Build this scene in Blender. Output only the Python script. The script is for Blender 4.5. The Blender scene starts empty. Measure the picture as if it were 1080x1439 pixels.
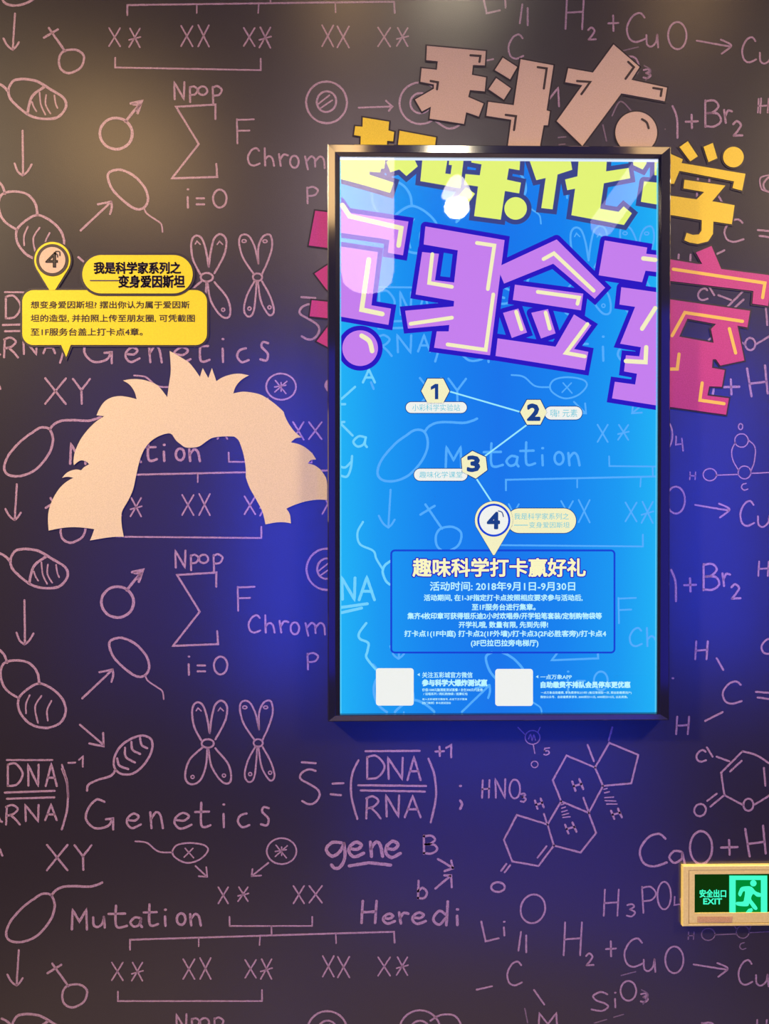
import bpy, math, random
from mathutils import Vector, Matrix
from mathutils.geometry import tessellate_polygon
random.seed(7)
S = bpy.context.scene
COL = S.collection
# ------------------------------------------------------------ camera, world, lights, exposure
CAM = Vector((0.0, -1.8, 1.5)); F = 1080.0
PITCH = 0.0085; YAW = 0.0150
cd = bpy.data.cameras.new('camera'); cam = bpy.data.objects.new('camera', cd); COL.objects.link(cam)
cam.location = CAM; cam.rotation_euler = (math.pi/2 - PITCH, 0, -YAW)
cd.sensor_fit = 'HORIZONTAL'; cd.sensor_width = 36; cd.lens = 36*F/1080; cd.clip_start = 0.02
S.camera = cam
S.view_settings.view_transform = 'Standard'; S.view_settings.look = 'None'
S.view_settings.exposure = 0; S.view_settings.gamma = 1
S.view_settings.use_curve_mapping = False

def lin(c):
    return tuple((v/255/12.92 if v/255 <= .04045 else ((v/255+.055)/1.055)**2.4) for v in c)

wd = bpy.data.worlds.new('world'); S.world = wd; wd.use_nodes = True
wd.node_tree.nodes['Background'].inputs[0].default_value = (1.0, .62, .42, 1)
wd.node_tree.nodes['Background'].inputs[1].default_value = 0.03

RM = Matrix.Rotation(-YAW, 3, 'Z') @ Matrix.Rotation(math.pi/2 - PITCH, 3, 'X')
RMI = RM.transposed()
def ray(px, py): return RM @ Vector(((px-540)/F, -(py-719.5)/F, -1))
def P(px, py, d=0.0):                 # pixel -> world point on the plane y = -d
    r = ray(px, py); t = (-d - CAM.y)/r.y
    return CAM + r*t
def proj(v):
    q = RMI @ (Vector(v) - CAM)
    return (540 + F*q.x/-q.z, 719.5 - F*q.y/-q.z)
def mirror_pos(px, py, dist):         # a real place in the room whose reflection in the wall plane shows at px,py
    r = ray(px, py); w = P(px, py); k = dist/r.y
    return Vector((w.x + r.x*k, -dist, w.z + r.z*k))

def area(name, loc, target, sx, sy, color, power, shape='RECTANGLE', spread=180):
    l = bpy.data.lights.new(name, 'AREA'); l.shape = shape; l.size = sx; l.size_y = sy
    l.color = color; l.energy = power; l.spread = math.radians(spread)
    o = bpy.data.objects.new(name, l); COL.objects.link(o); o.location = loc
    o.rotation_euler = (Vector(target)-Vector(loc)).to_track_quat('-Z', 'Y').to_euler(); return o
def spot(name, loc, target, ang, blend, color, power, rad=.05):
    l = bpy.data.lights.new(name, 'SPOT'); l.spot_size = math.radians(ang); l.spot_blend = blend
    l.color = color; l.energy = power; l.shadow_soft_size = rad
    o = bpy.data.objects.new(name, l); COL.objects.link(o); o.location = loc
    o.rotation_euler = (Vector(target)-Vector(loc)).to_track_quat('-Z', 'Y').to_euler(); return o

WARM = (1.0, .76, .45)
# the hall's warm wall washers, high on either side of the viewer
spot('hall_spotlight', (-3.12, -1.4, 3.66), P(300, 930), 56, 1.0, WARM, 1700, .15)
spot('hall_spotlight', (3.12, -1.4, 3.66), P(790, 760), 52, 1.0, (1, .74, .45), 1080, .3)
# blue fill lights added behind the viewer, imitating a lens glare halo
BLUE = (.005, .05, 1)
area('added_blue_fill', mirror_pos(400, 740, 1.9), P(400, 740), .25, 1.5, BLUE, 13)
area('added_blue_fill', mirror_pos(1000, 720, 1.9), P(1000, 720), .25, 1.5, BLUE, 13)
area('added_blue_fill', mirror_pos(700, 1055, 1.9), P(700, 1055), 1.3, .22, BLUE, 5)
def reflect_pos(px_, py_, nrm, dist):   # a place in the room that a tilted face of the frame mirrors towards the viewer
    p = P(px_, py_, .034); d = (p-CAM).normalized(); n = Vector(nrm).normalized(); r = d - 2*d.dot(n)*n
    return p + r*dist, p
q_, p_ = reflect_pos(465, 250, (-.235, -.972, 0), 2.2); area('rail_glint_fill', q_, p_, .6, .42, (1, .62, .26), 3.6)  # warm lights added only for gold glints on the rails
q_, p_ = reflect_pos(488, 209, (0, -.978, .205), 1.65); area('rail_glint_fill', q_, p_, .13, .5, (1, .62, .26), 1.2)
q_, p_ = reflect_pos(925, 209, (0, -.978, .205), 1.65); area('rail_glint_fill', q_, p_, .16, .5, (1, .62, .26), .9)
q_, p_ = reflect_pos(630, 209, (0, -.978, .205), 1.65); area('rail_glint_fill', q_, p_, .15, .12, (1, .85, .6), 2.0)
q_, p_ = reflect_pos(465, 720, (-.235, -.972, 0), 2.0); area('added_blue_fill', q_, p_, .5, 1.6, (.01, .02, 1), 2)  # blue lights added to tint the side and bottom rails
q_, p_ = reflect_pos(935, 700, (.235, -.972, 0), 2.0); area('added_blue_fill', q_, p_, .5, 1.8, (.01, .02, 1), 2)
q_, p_ = reflect_pos(700, 1009, (0, -.972, -.235), 1.2); area('added_blue_fill', q_, p_, 1.2, .4, (.01, .02, 1), 1.2)
# warm ceiling downlight seen in the glass
downlight_pos = mirror_pos(640, 283, 2.5)
pink_glow_pos = mirror_pos(516, 300, 3.0)  # place of the glow added for the pink veil

# ------------------------------------------------------------ materials
def mat(name, col, rough=.5, spec=.5, metal=0, ior=1.5, coat=0, coat_r=.3):
    m = bpy.data.materials.new(name); m.use_nodes = True
    b = m.node_tree.nodes['Principled BSDF']
    b.inputs['Base Color'].default_value = (*col, 1); b.inputs['Roughness'].default_value = rough
    b.inputs['Specular IOR Level'].default_value = spec; b.inputs['Metallic'].default_value = metal
    b.inputs['IOR'].default_value = ior
    b.inputs['Coat Weight'].default_value = coat; b.inputs['Coat Roughness'].default_value = coat_r
    return m
def grain(m, c1, c2, scale=900, lo=.35, hi=.65, bump=.0, detail=2):
    nt = m.node_tree; b = nt.nodes['Principled BSDF']
    g = nt.nodes.new('ShaderNodeNewGeometry')
    n = nt.nodes.new('ShaderNodeTexNoise'); n.inputs['Scale'].default_value = scale; n.inputs['Detail'].default_value = detail
    r = nt.nodes.new('ShaderNodeMapRange'); r.inputs['From Min'].default_value = lo; r.inputs['From Max'].default_value = hi
    x = nt.nodes.new('ShaderNodeMix'); x.data_type = 'RGBA'
    x.inputs[6].default_value = (*c1, 1); x.inputs[7].default_value = (*c2, 1)
    nt.links.new(g.outputs['Position'], n.inputs['Vector']); nt.links.new(n.outputs['Fac'], r.inputs['Value'])
    nt.links.new(r.outputs['Result'], x.inputs[0]); nt.links.new(x.outputs[2], b.inputs['Base Color'])
    if bump:
        bp = nt.nodes.new('ShaderNodeBump'); bp.inputs['Strength'].default_value = bump; bp.inputs['Distance'].default_value = .0006
        nt.links.new(n.outputs['Fac'], bp.inputs['Height']); nt.links.new(bp.outputs['Normal'], b.inputs['Normal'])
    return m
GL = dict(rough=.28, spec=1.0, ior=1.6)
M = {}
M['wall'] = grain(mat('chalkboard_wallpaper', (0,0,0), **GL), (.018,.014,.015), (.030,.023,.024), 420, .3, .7, .25, 3)
M['chalk'] = grain(mat('pink_chalk_print', (0,0,0), **GL), (.24,.145,.165), (.50,.31,.34), 520, .34, .58)
M['chalk_faint'] = grain(mat('faint_chalk_print', (0,0,0), **GL), (.12,.08,.09), (.24,.16,.18), 520, .34, .58)
M['cream'] = grain(mat('cream_vinyl', (0,0,0), .6, .3), (.64,.52,.29), (.78,.64,.36), 500, .3, .7)
M['tan'] = grain(mat('tan_print', (0,0,0), .5, .5), (.56,.39,.23), (.68,.49,.30), 500, .3, .7)
M['yellow'] = grain(mat('yellow_vinyl', (0,0,0), .5, .4), (.72,.59,.008), (.83,.68,.014), 400, .3, .7)
M['ochre'] = grain(mat('ochre_print', (0,0,0), .5, .4), (.82,.60,.030), (.95,.70,.045), 400, .3, .7)
M['magenta'] = grain(mat('magenta_print', (0,0,0), .5, .5), (.50,.035,.17), (.60,.050,.23), 400, .3, .7)
M['highlight'] = mat('orange_highlight_print', (.95,.60,.08), .5)
M['ink'] = mat('brown_black_ink', (.035,.018,.014), .5)
M['ink_shadow'] = mat('dark_outline_print', (.022,.013,.016), .5)
M['black'] = mat('glossy_dark_frame', (.012,.012,.030), .10, 1.0, 0.0, 1.9)
M['plastic'] = grain(mat('yellowed_cream_plastic', (0,0,0), .35, .5), (.90,.72,.18), (.98,.80,.22), 200, .3, .7)
M['groove'] = mat('dark_groove', (.25,.13,.04), .6)
M['label'] = grain(mat('faded_brown_label', (0,0,0), .6), (.62,.34,.08), (.85,.52,.18), 700)
M['floor'] = grain(mat('floor_tile', (0,0,0), .3), (.20,.17,.15), (.26,.22,.19), 4)
M['plaster'] = mat('ceiling_plaster', (.35,.32,.30), .8)
M['metal'] = mat('grey_metal', (.4,.4,.4), .4, .5, 1)

def emis(name, col, strength=1.0, spec=0.0):
    m = bpy.data.materials.new(name); m.use_nodes = True
    b = m.node_tree.nodes['Principled BSDF']
    b.inputs['Base Color'].default_value = (*[c*.1 for c in col], 1); b.inputs['Roughness'].default_value = .6
    b.inputs['Specular IOR Level'].default_value = spec
    b.inputs['Emission Color'].default_value = (*col, 1); b.inputs['Emission Strength'].default_value = strength
    return m
def E(name, rgb, s=1.0): M[name] = emis(name, lin(rgb), s); return M[name]
E('lit_line', (88,178,255)); E('lit_line_edge', (120,215,255))
E('lit_yellow', (234,250,122)); E('lit_slate', (62,72,140)); E('lit_purple', (203,132,240)); E('lit_violet', (44,26,196))
E('lit_white', (246,248,240)); E('lit_cream', (250,246,196)); E('lit_navy', (28,66,140)); E('lit_blue', (24,70,214))
E('lit_text', (190,245,255)); E('lit_teal', (110,205,220)); E('lit_route', (160,240,255))
E('exit_green', (70,255,200), 1.0); E('exit_dark', (14,52,10), 1.0); E('exit_mid', (0,135,50), 1.0)
# backlit blue film: a printed blue that is lit from LED strips along its edges
m = emis('lit_blue_film', (0,0,0)); M['film'] = m; nt = m.node_tree
tc = nt.nodes.new('ShaderNodeTexCoord'); sx = nt.nodes.new('ShaderNodeSeparateXYZ'); nt.links.new(tc.outputs['Generated'], sx.inputs[0])
mx = nt.nodes.new('ShaderNodeMath'); mx.operation = 'PINGPONG'; mx.inputs[1].default_value = .5
nt.links.new(sx.outputs['X'], mx.inputs[0])
cr = nt.nodes.new('ShaderNodeValToRGB'); nt.links.new(mx.outputs[0], cr.inputs[0])
cr.color_ramp.elements[0].position = 0; cr.color_ramp.elements[0].color = (*lin((34,184,255)), 1)
cr.color_ramp.elements[1].position = .5; cr.color_ramp.elements[1].color = (*lin((26,122,244)), 1)
e = cr.color_ramp.elements.new(.12); e.color = (*lin((28,160,252)), 1)
e = cr.color_ramp.elements.new(.30); e.color = (*lin((24,136,248)), 1)
nt.links.new(cr.outputs[0], nt.nodes['Principled BSDF'].inputs['Emission Color'])
# glass
m = bpy.data.materials.new('clear_glass'); m.use_nodes = True; nt = m.node_tree; M['glass'] = m
for n in list(nt.nodes): nt.nodes.remove(n)
ou = nt.nodes.new('ShaderNodeOutputMaterial'); ms = nt.nodes.new('ShaderNodeMixShader'); tr = nt.nodes.new('ShaderNodeBsdfTransparent')
gs = nt.nodes.new('ShaderNodeBsdfGlossy'); gs.inputs['Roughness'].default_value = .02
fr = nt.nodes.new('ShaderNodeFresnel'); fr.inputs['IOR'].default_value = 1.5
nt.links.new(fr.outputs[0], ms.inputs[0]); nt.links.new(tr.outputs[0], ms.inputs[1]); nt.links.new(gs.outputs[0], ms.inputs[2]); nt.links.new(ms.outputs[0], ou.inputs[0])

# ------------------------------------------------------------ mesh helpers
def mesh_obj(name, vs, fs, m, parent=None, loc=(0,0,0)):
    me = bpy.data.meshes.new(name); L = Vector(loc)
    me.from_pydata([tuple(Vector(v)-L) for v in vs], [], fs); me.update()
    me.materials.append(m)
    o = bpy.data.objects.new(name, me); COL.objects.link(o)
    if parent is not None:
        o.parent = parent; o.location = L - parent_world(parent)
    else: o.location = L
    return o
def parent_world(p):
    v = Vector(p.location)
    while p.parent: p = p.parent; v += Vector(p.location)
    return v
def center(vs):
    n = len(vs); lo = [min(v[i] for v in vs) for i in range(3)]; hi = [max(v[i] for v in vs) for i in range(3)]
    return Vector([(a+b)/2 for a, b in zip(lo, hi)])
def obj(name, vs, fs, m, parent=None): return mesh_obj(name, vs, fs, m, parent, center(vs))
def tag(o, label, cat, group=None):
    o['label'] = label; o['category'] = cat
    if group: o['group'] = group
    return o
def struct(o): o['kind'] = 'structure'; return o
def empty(name, loc):
    o = bpy.data.objects.new(name, None); COL.objects.link(o); o.location = loc; o.empty_display_size = .05; return o
def box(name, lo, hi, m, parent=None):
    x0,y0,z0 = lo; x1,y1,z1 = hi
    v = [(x0,y0,z0),(x1,y0,z0),(x1,y1,z0),(x0,y1,z0),(x0,y0,z1),(x1,y0,z1),(x1,y1,z1),(x0,y1,z1)]
    f = [(0,3,2,1),(4,5,6,7),(0,1,5,4),(1,2,6,5),(2,3,7,6),(3,0,4,7)]
    return obj(name, v, f, m, parent)

def catmull(p, closed=False, n=7):
    if len(p) < 3: return p
    q = ([p[-1]]+p+[p[0],p[1]]) if closed else ([p[0]]+p+[p[-1]])
    out = []
    for i in range(1, len(q)-2):
        a,b,c,d = q[i-1],q[i],q[i+1],q[i+2]
        for k in range(n):
            t = k/n
            out.append(tuple(.5*((2*b[j])+(-a[j]+c[j])*t+(2*a[j]-5*b[j]+4*c[j]-d[j])*t*t+(-a[j]+3*b[j]-3*c[j]+d[j])*t**3) for j in (0,1)))
    out.append(q[-2]); return out
def ribbon(pts, w, y, jit=.0, closed=False):
    """flat stroke of width w in the plane y, pts are (x,z)"""
    pp = [pts[0]]
    for p in pts[1:]:
        if math.hypot(p[0]-pp[-1][0], p[1]-pp[-1][1]) > 1e-5: pp.append(p)
    if len(pp) < 2: pp.append((pp[0][0]+w*.3, pp[0][1]))
    if closed and math.hypot(pp[0][0]-pp[-1][0], pp[0][1]-pp[-1][1]) < 1e-5: pp.pop()
    if jit:                                    # chalk strokes: resample for a slightly uneven edge
        q = []
        N = len(pp) if closed else len(pp)-1
        for i in range(N):
            a, b = pp[i], pp[(i+1) % len(pp)]; L = math.hypot(b[0]-a[0], b[1]-a[1]); k = max(1, int(L/.006))
            for j in range(k): q.append((a[0]+(b[0]-a[0])*j/k, a[1]+(b[1]-a[1])*j/k))
        if not closed: q.append(pp[-1])
        pp = q
    n = len(pp); vs = []; fs = []; r = w/2
    for i in range(n):
        a = pp[(i-1) % n] if (closed or i > 0) else pp[i]; b = pp[(i+1) % n] if (closed or i < n-1) else pp[i]; c = pp[i]
        d1 = (c[0]-a[0], c[1]-a[1]); d2 = (b[0]-c[0], b[1]-c[1])
        l1 = math.hypot(*d1) or 1e-9; l2 = math.hypot(*d2) or 1e-9
        if d1 == (0,0): d1, l1 = d2, l2
        if d2 == (0,0): d2, l2 = d1, l1
        n1 = (-d1[1]/l1, d1[0]/l1); n2 = (-d2[1]/l2, d2[0]/l2)
        m = (n1[0]+n2[0], n1[1]+n2[1]); lm = math.hypot(*m)
        if lm < .35: m = n1; k = 1
        else: m = (m[0]/lm, m[1]/lm); k = min(1.9, 1/max(.3, m[0]*n1[0]+m[1]*n1[1]))
        ra = r*k*(1+random.uniform(-jit, jit)); rb = r*k*(1+random.uniform(-jit, jit))
        vs += [(c[0]+m[0]*ra, y, c[1]+m[1]*ra), (c[0]-m[0]*rb, y, c[1]-m[1]*rb)]
    for i in range(n if closed else n-1):
        j = (i+1) % n; fs.append((2*i, 2*j, 2*j+1, 2*i+1))
    if not closed:
        for i, s in ((0, -1), (n-1, 1)):
            c = pp[i]; o = pp[1] if i == 0 else pp[n-2]
            a0 = math.atan2(c[1]-o[1], c[0]-o[0]); b0 = len(vs)
            for k in range(7):
                a = a0 - math.pi/2 + math.pi*k/6
                vs.append((c[0]+r*math.cos(a), y, c[1]+r*math.sin(a)))
            fs.append(tuple(range(b0, b0+7)))
    return vs, fs
class MB:
    def __init__(s): s.v = []; s.f = []
    def add(s, vf):
        b = len(s.v); s.v += vf[0]; s.f += [tuple(i+b for i in f) for f in vf[1]]; return s
    def build(s, name, m, parent=None): return obj(name, s.v, s.f, m, parent)
def prism(loops, y0, y1):
    """loops of (x,z): first the outline, then holes; solid from y0 (back) to y1 (front, towards the viewer)"""
    vl = [[Vector((p[0], p[1], 0)) for p in l] for l in loops]
    tris = tessellate_polygon(vl); flat = [p for l in loops for p in l]; n = len(flat)
    vs = [(p[0], y1, p[1]) for p in flat] + [(p[0], y0, p[1]) for p in flat]
    fs = []
    for t in tris:
        a,b,c = [flat[i] for i in t]
        cr = (b[0]-a[0])*(c[1]-a[1])-(b[1]-a[1])*(c[0]-a[0])
        fs.append(tuple(t) if cr > 0 else tuple(reversed(t)))
    k = 0
    for l in loops:
        m = len(l)
        for i in range(m): j = (i+1) % m; fs.append((k+i, k+j, k+j+n, k+i+n))
        k += m
    return vs, fs
def circ(cx, cy, rx, ry=None, rot=0, n=40, a0=0, a1=360):
    ry = rx if ry is None else ry; out = []
    full = abs(a1-a0) >= 360; rr = math.radians(rot)
    for i in range(n if full else n+1):
        a = math.radians(a0+(a1-a0)*i/n); x, y = rx*math.cos(a), ry*math.sin(a)
        out.append((cx+x*math.cos(rr)-y*math.sin(rr), cy+x*math.sin(rr)+y*math.cos(rr)))
    return out
def rrect(x0, y0, x1, y1, r, n=8):
    r = min(r, (x1-x0)/2, (y1-y0)/2); o = []
    for cx, cy, a in ((x1-r,y0+r,-90),(x1-r,y1-r,0),(x0+r,y1-r,90),(x0+r,y0+r,180)):
        o += [(cx+r*math.cos(math.radians(a+90*i/n)), cy+r*math.sin(math.radians(a+90*i/n))) for i in range(n+1)]
    return o
PXM = 1.8/1080                       # metres per pixel on the wall
REG = dict(A=(0,0,2.7), B=(0,300,2.25), C=(0,680,2.25), D=(0,1040,2.25), E=(360,0,2.842), F=(700,0,2.842), G=(430,180,3.2727),
           H=(730,180,3.0857), I=(450,480,4.32), J=(680,480,3.857), K=(450,760,4.32), L=(680,760,3.857), M=(900,560,4.2333),
           N=(880,880,3.995), O=(640,1000,3.375), Q=(640,1180,2.4545), T=(25,330,3.857), U1=(570,50,5.4), U2=(760,50,5.4),
           W1=(60,480,4.962), W2=(260,480,4.962), X=(950,1205,8.308), V1=(470,210,6.75), V2=(600,210,6), V3=(740,210,5.684),
           Y=(415,270,5.757), R=(420,1040,4.5), D1=(0,1080,4.008), D2=(240,1180,4.5), C1=(0,780,4.496), C2=(220,760,3.997), PX=(0,0,1))
def px(reg, p): o = REG[reg]; return (o[0]+p[0]/o[2], o[1]+p[1]/o[2])
def xz(p, d=0.0): v = P(p[0], p[1], d); return (v.x, v.z)
def XZ(reg, pts, d=0.0): return [xz(px(reg, p), d) for p in pts]

# ------------------------------------------------------------ single-stroke letters, unit box, y down (0..100)
GL_ = {
'A': ['-0,100 50,0 100,100', '-20,62 82,62'], 'B': ['-5,0 5,100', '~5,3 60,0 85,22 50,45 15,48', '~15,48 80,50 100,78 60,98 5,97'],
'C': ['~95,15 70,0 30,12 0,50 12,88 50,100 100,88'], 'D': ['-5,5 5,100', '~5,5 55,0 100,45 65,92 5,100'], 'F': ['-5,0 8,100', '-5,3 100,0', '-8,48 75,46'],
'G': ['~75,10 45,0 8,35 0,65 30,95 70,90 100,62', '-60,68 98,62 100,100'], 'H': ['-8,0 0,100', '-100,0 90,100', '-5,52 94,48'],
'L': ['-0,0 25,100 100,85'], 'M': ['-0,100 5,0 50,60 95,0 100,100'], 'N': ['-5,100 0,0 95,100 100,0'],
'O': ['@50,50,50,50'], 'P': ['-0,0 10,100', '~0,5 60,0 100,25 70,50 10,55'], 'R': ['-5,10 0,100', '~0,10 45,0 85,20 55,45 8,55', '~30,50 70,75 100,100'],
'S': ['~95,12 55,0 10,20 30,45 80,60 100,80 60,100 0,92'], 'X': ['-0,0 100,100', '-100,0 0,100'], 'Y': ['-0,0 50,45 100,0', '-50,45 52,100'],
'K': ['-0,20 30,100', '-65,0 100,85', '-15,60 85,40'], '*': ['-8,0 95,100', '-95,0 0,100', '-0,62 100,45'],
'a': ['~90,10 40,0 0,50 30,95 75,75 92,10', '~92,10 85,70 100,100'], 'b': ['-5,0 0,100', '~0,60 50,40 100,65 70,98 0,98'],
'c': ['~75,0 20,15 0,60 40,100 100,85'], 'd': ['~85,55 40,40 0,75 40,98 85,70', '-100,0 90,100'], 'e': ['~15,45 60,48 85,20 50,0 10,30 5,70 40,100 100,75'],
'g': ['~80,5 30,5 0,30 30,55 70,40 95,8', '~95,8 100,60 75,95 45,100 28,88'], 'h': ['-0,0 5,100', '~3,65 40,45 75,60 90,100'],
'i': ['-45,45 50,100', '.45,5'], 'm': ['-0,5 15,100', '~8,40 30,5 48,20 52,80', '~52,40 75,5 95,25 100,90'], 'n': ['-0,0 10,100', '~5,45 45,0 80,20 100,100'],
'o': ['@50,50,50,50'], 'p': ['-0,5 5,100', '~0,10 50,0 100,20 70,50 5,55'], 'r': ['-0,0 20,100', '~12,50 50,5 100,10'], 's': ['~90,5 30,0 15,25 85,60 70,95 0,90'],
't': ['~40,0 38,80 55,100 100,92', '-0,38 90,36'], 'u': ['~0,5 5,75 40,95 80,60 92,0', '-92,0 100,100'], 'q': ['~75,5 30,0 0,40 30,75 75,50 80,10', '-80,10 100,100'], 'y': ['~0,0 10,45 50,55 90,30', '~100,0 90,60 60,100 0,90'],
'0': ['@50,50,50,50'], '1': ['-0,25 70,0 70,100'], '2': ['~5,20 45,0 85,25 50,65 10,95', '-10,95 100,92'], '3': ['~5,8 60,0 90,20 35,42', '~35,42 100,65 60,98 0,92'],
'4': ['-5,0 0,58 90,52', '-85,15 100,100'], '5': ['-95,0 15,5 10,42', '~10,42 80,45 90,80 40,100 0,92'], '=': ['-0,0 100,0', '-0,100 100,100'], '-': ['-0,50 100,45'],
'+': ['-0,52 100,48', '-48,0 52,100'], '.': ['.50,50'], '(': ['~100,0 20,35 0,60 60,100'], ')': ['~0,0 80,30 95,65 40,100'], '/': ['-100,0 0,100'], 'v': ['-0,0 50,100 100,0'],
}
def parse(spec, f):
    """one stroke -> (list of mapped points, closed)"""
    k = spec[0]; body = spec[1:].strip()
    pts = [tuple(float(t) for t in q.split(',')) for q in body.split()]
    if k == '@':
        q = pts[0]; rot = q[4] if len(q) > 4 else 0
        return [f(p) for p in circ(q[0], q[1], q[2], q[3], rot, 28)], True
    if k == '.': q = pts[0]; return [f(q), f((q[0]+.01, q[1]))], False
    if k == '~': return catmull([f(p) for p in pts], False), False
    if k == 'O': return catmull([f(p) for p in pts], True), True
    if k == 'Z': return [f(p) for p in pts], True
    return [f(p) for p in pts], False
def strokes(text, f0):
    """small drawing language -> [(points, closed, width_px)]; lines: region, width, strokes and letters"""
    reg = 'PX'; w = 3.0; out = []
    for ln in text.strip().splitlines():
        ln = ln.strip()
        if not ln: continue
        if ln[0] == ':':
            t = ln[1:].split(); reg = t[0]; w = float(t[1]) if len(t) > 1 else w; continue
        for it in ln.replace('"', ';"').split(';'):
            it = it.strip()
            if not it: continue
            if it[0] == '"':                              # "char x0 y0 x1 y1
                t = it[1:].split(); x0,y0,x1,y1 = map(float, t[1:5])
                for g in GL_[t[0]]:
                    pts, cl = parse(g, lambda p: (x0+(x1-x0)*p[0]/100, y0+(y1-y0)*p[1]/100))
                    out.append(([f0(px(reg, p)) for p in pts], cl, w))
            else:
                pts, cl = parse(it, lambda p: p); out.append(([f0(px(reg, p)) for p in pts], cl, w))
    return out

# ------------------------------------------------------------ room shell
wall = struct(box('wall_back', (-3.2, 0, 0), (3.2, .12, 3.7), M['wall']))
struct(box('floor', (-3.2, -5.0, -.1), (3.2, .12, 0), M['floor']))
struct(box('ceiling', (-3.2, -5.0, 3.7), (3.2, .12, 3.8), M['plaster']))
struct(box('baseboard_back', (-3.2, -.012, 0), (3.2, 0, .09), M['ink_shadow']))

# ------------------------------------------------------------ the chalk drawings printed on the wallpaper
# base copy of each drawing, then repeated at the wallpaper's own vertical period
TILE = {}
def T(name, text, faint=False): TILE.setdefault(name, []).append((text, faint))
T('chalk_cell', ''':C1 3.6
~0,-10 30,5 60,35
O 80,-5 120,-35 230,-30 340,30 415,80 425,140 370,200 270,208 185,180 90,100 66,45
~290,10 215,70 185,175
:C1 2.2
~215,105 225,135 242,162; ~262,45 270,120 298,182; ~303,60 300,120 330,175; ~355,62 362,110 374,140''')
T('chalk_arrow', ''':C1 2.8
-155,285 158,560; ~105,490 125,540 155,565; ~212,495 185,540 155,565''')
T('chalk_cell', ''':C1 3.4
~0,600 30,635 45,680
~120,905 40,850 5,770 20,690 90,665 180,680 235,740 248,812
O 248,812 170,850 118,910 125,990 190,1065 290,1092 380,1060 415,990 395,910 330,845
:C1 2.4
~188,885 165,940 165,1000; ~262,890 222,960 240,1060; ~325,922 298,980 302,1045''')
T('chalk_sex_symbol', ''':C1 3.8
@742,297,102,98; -800,222 880,125
-835,108 902,95 878,168; -850,112 890,118 870,150''')
T('chalk_arrow', ''':C1 3
-520,905 710,725; ~628,740 680,730 712,722; ~712,722 715,760 704,800''')
T('chalk_arrow', ''':C1 3
-505,1072 655,1200; -565,1190 655,1208 652,1125''')
T('chalk_cell', ''':C1 3.4
O 690,560 720,530 780,525 860,565 925,640 942,710 915,760 860,765 780,710 715,640
:C1 2.2
~918,762 935,795 985,830 1025,860 1034,910''')
T('chalk_cell', ''':C1 3.2
O 900,1140 955,1165 960,1230 920,1310 850,1375 780,1385 730,1355 720,1290 760,1210 830,1160
~740,1285 755,1330 810,1352; ~790,1218 795,1275 852,1310; ~830,1180 838,1230 885,1256; ~885,1155 895,1200 930,1220
~730,1355 700,1395 620,1420 560,1450 550,1488''')
T('chalk_word', ''':C2 2.8
"N 105 55 162 150 "p 192 78 235 165 "o 238 78 290 125 "p 320 75 370 172
-335,258 335,178 115,192 242,398 92,590 345,580 340,508
"i 165 645 198 752 "= 230 700 272 733 "0 322 650 397 750''')
T('chalk_letter', ''':C2 2.4
"F 450 258 550 393''')
T('chalk_word', ''':C2 2.7
"C 517 418 582 515 "h 610 418 668 515 "r 690 450 740 515 "o 752 458 800 525 "m 835 458 945 533''')
T('chalk_letter', ''':C2 2.7
"p 847 630 907 722''')
T('chalk_chromosome', ''':C2 2.8
~250,1120 210,1040 200,950 220,910 255,918 280,980 298,1080
~298,1080 310,990 330,920 365,898 395,930 385,1010 330,1115
@287,1138,34,24; ~258,1160 185,1230 160,1320 185,1365 240,1350 275,1270 285,1165
~290,1165 310,1270 370,1355 415,1350 405,1260 330,1165
:C2 1.8
-222,955 232,938 250,955; -345,955 358,938 375,955; @202,1326,9,9; @378,1318,9,9''')
T('chalk_chromosome', ''':C2 2.6
~550,1118 490,1030 468,950 478,905 520,905 555,970 575,1060
~575,1060 575,970 600,910 640,900 652,960 630,1040 595,1118
@570,1135,26,21; ~555,1155 510,1240 495,1320 520,1355 550,1320 565,1160
~572,1160 590,1270 635,1345 662,1320 640,1240 595,1158
:C2 1.8
@495,935,12,8; @612,935,12,8; @525,1310,9,9; @637,1302,9,9''')
T('chalk_formula', ''':D1 3
"D 40 -28 128 98 "N 158 -22 218 96 "A 258 -25 320 98
-28,135 308,125; -40,170 306,162
"R 35 205 112 315 "N 142 205 218 295 "A 255 205 320 290
~350,0 380,100 378,230 348,342
-(-0) '''.replace('-(-0) ', '') + '''
:D 2.6
-22,63 166,63; ~196,78 212,130 216,180; -216,72 238,71; -250,62 262,52 262,84''')
T('chalk_letter', ''':D1 3
~-20,240 0,290 12,300; -0,455 14,490''')
T('chalk_word', ''':D 3.2
~330,195 305,188 280,215 272,250 300,278 340,272 355,250; -335,250 357,248 358,282
"e 400 232 445 278 "n 475 228 515 278 "e 550 230 605 280 "t 617 198 665 275 "i 695 200 720 275 "c 752 232 788 275 "s 825 212 852 272''')
T('chalk_word', ''':D1 3
"X 265 430 380 572 "Y 420 432 515 570''')
T('chalk_cell', ''':D 2.4
~428,320 465,325 500,352 545,355
O 545,352 560,332 600,325 645,332 657,350 630,378 590,388 555,372
:D 1.9
-585,342 612,372; -610,342 582,370''')
T('chalk_cell', ''':D 2.4
@890,351,47,41
:D 1.9
-872,332 905,372; -908,334 870,368; -870,352 905,346; -890,338 890,365''')
T('chalk_arrow', ''':D 2.4
-618,398 652,430; -628,430 655,432 652,402''')
T('chalk_arrow', ''':D 2.4
-848,388 795,430; -798,408 795,430 825,428''')
T('chalk_letters', ''':D2 2.3
"X 300 300 362 402 "* 425 300 490 388''')
T('chalk_letters', ''':D2 2.3
"X 775 292 842 402 "X 875 292 955 398''')
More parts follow.
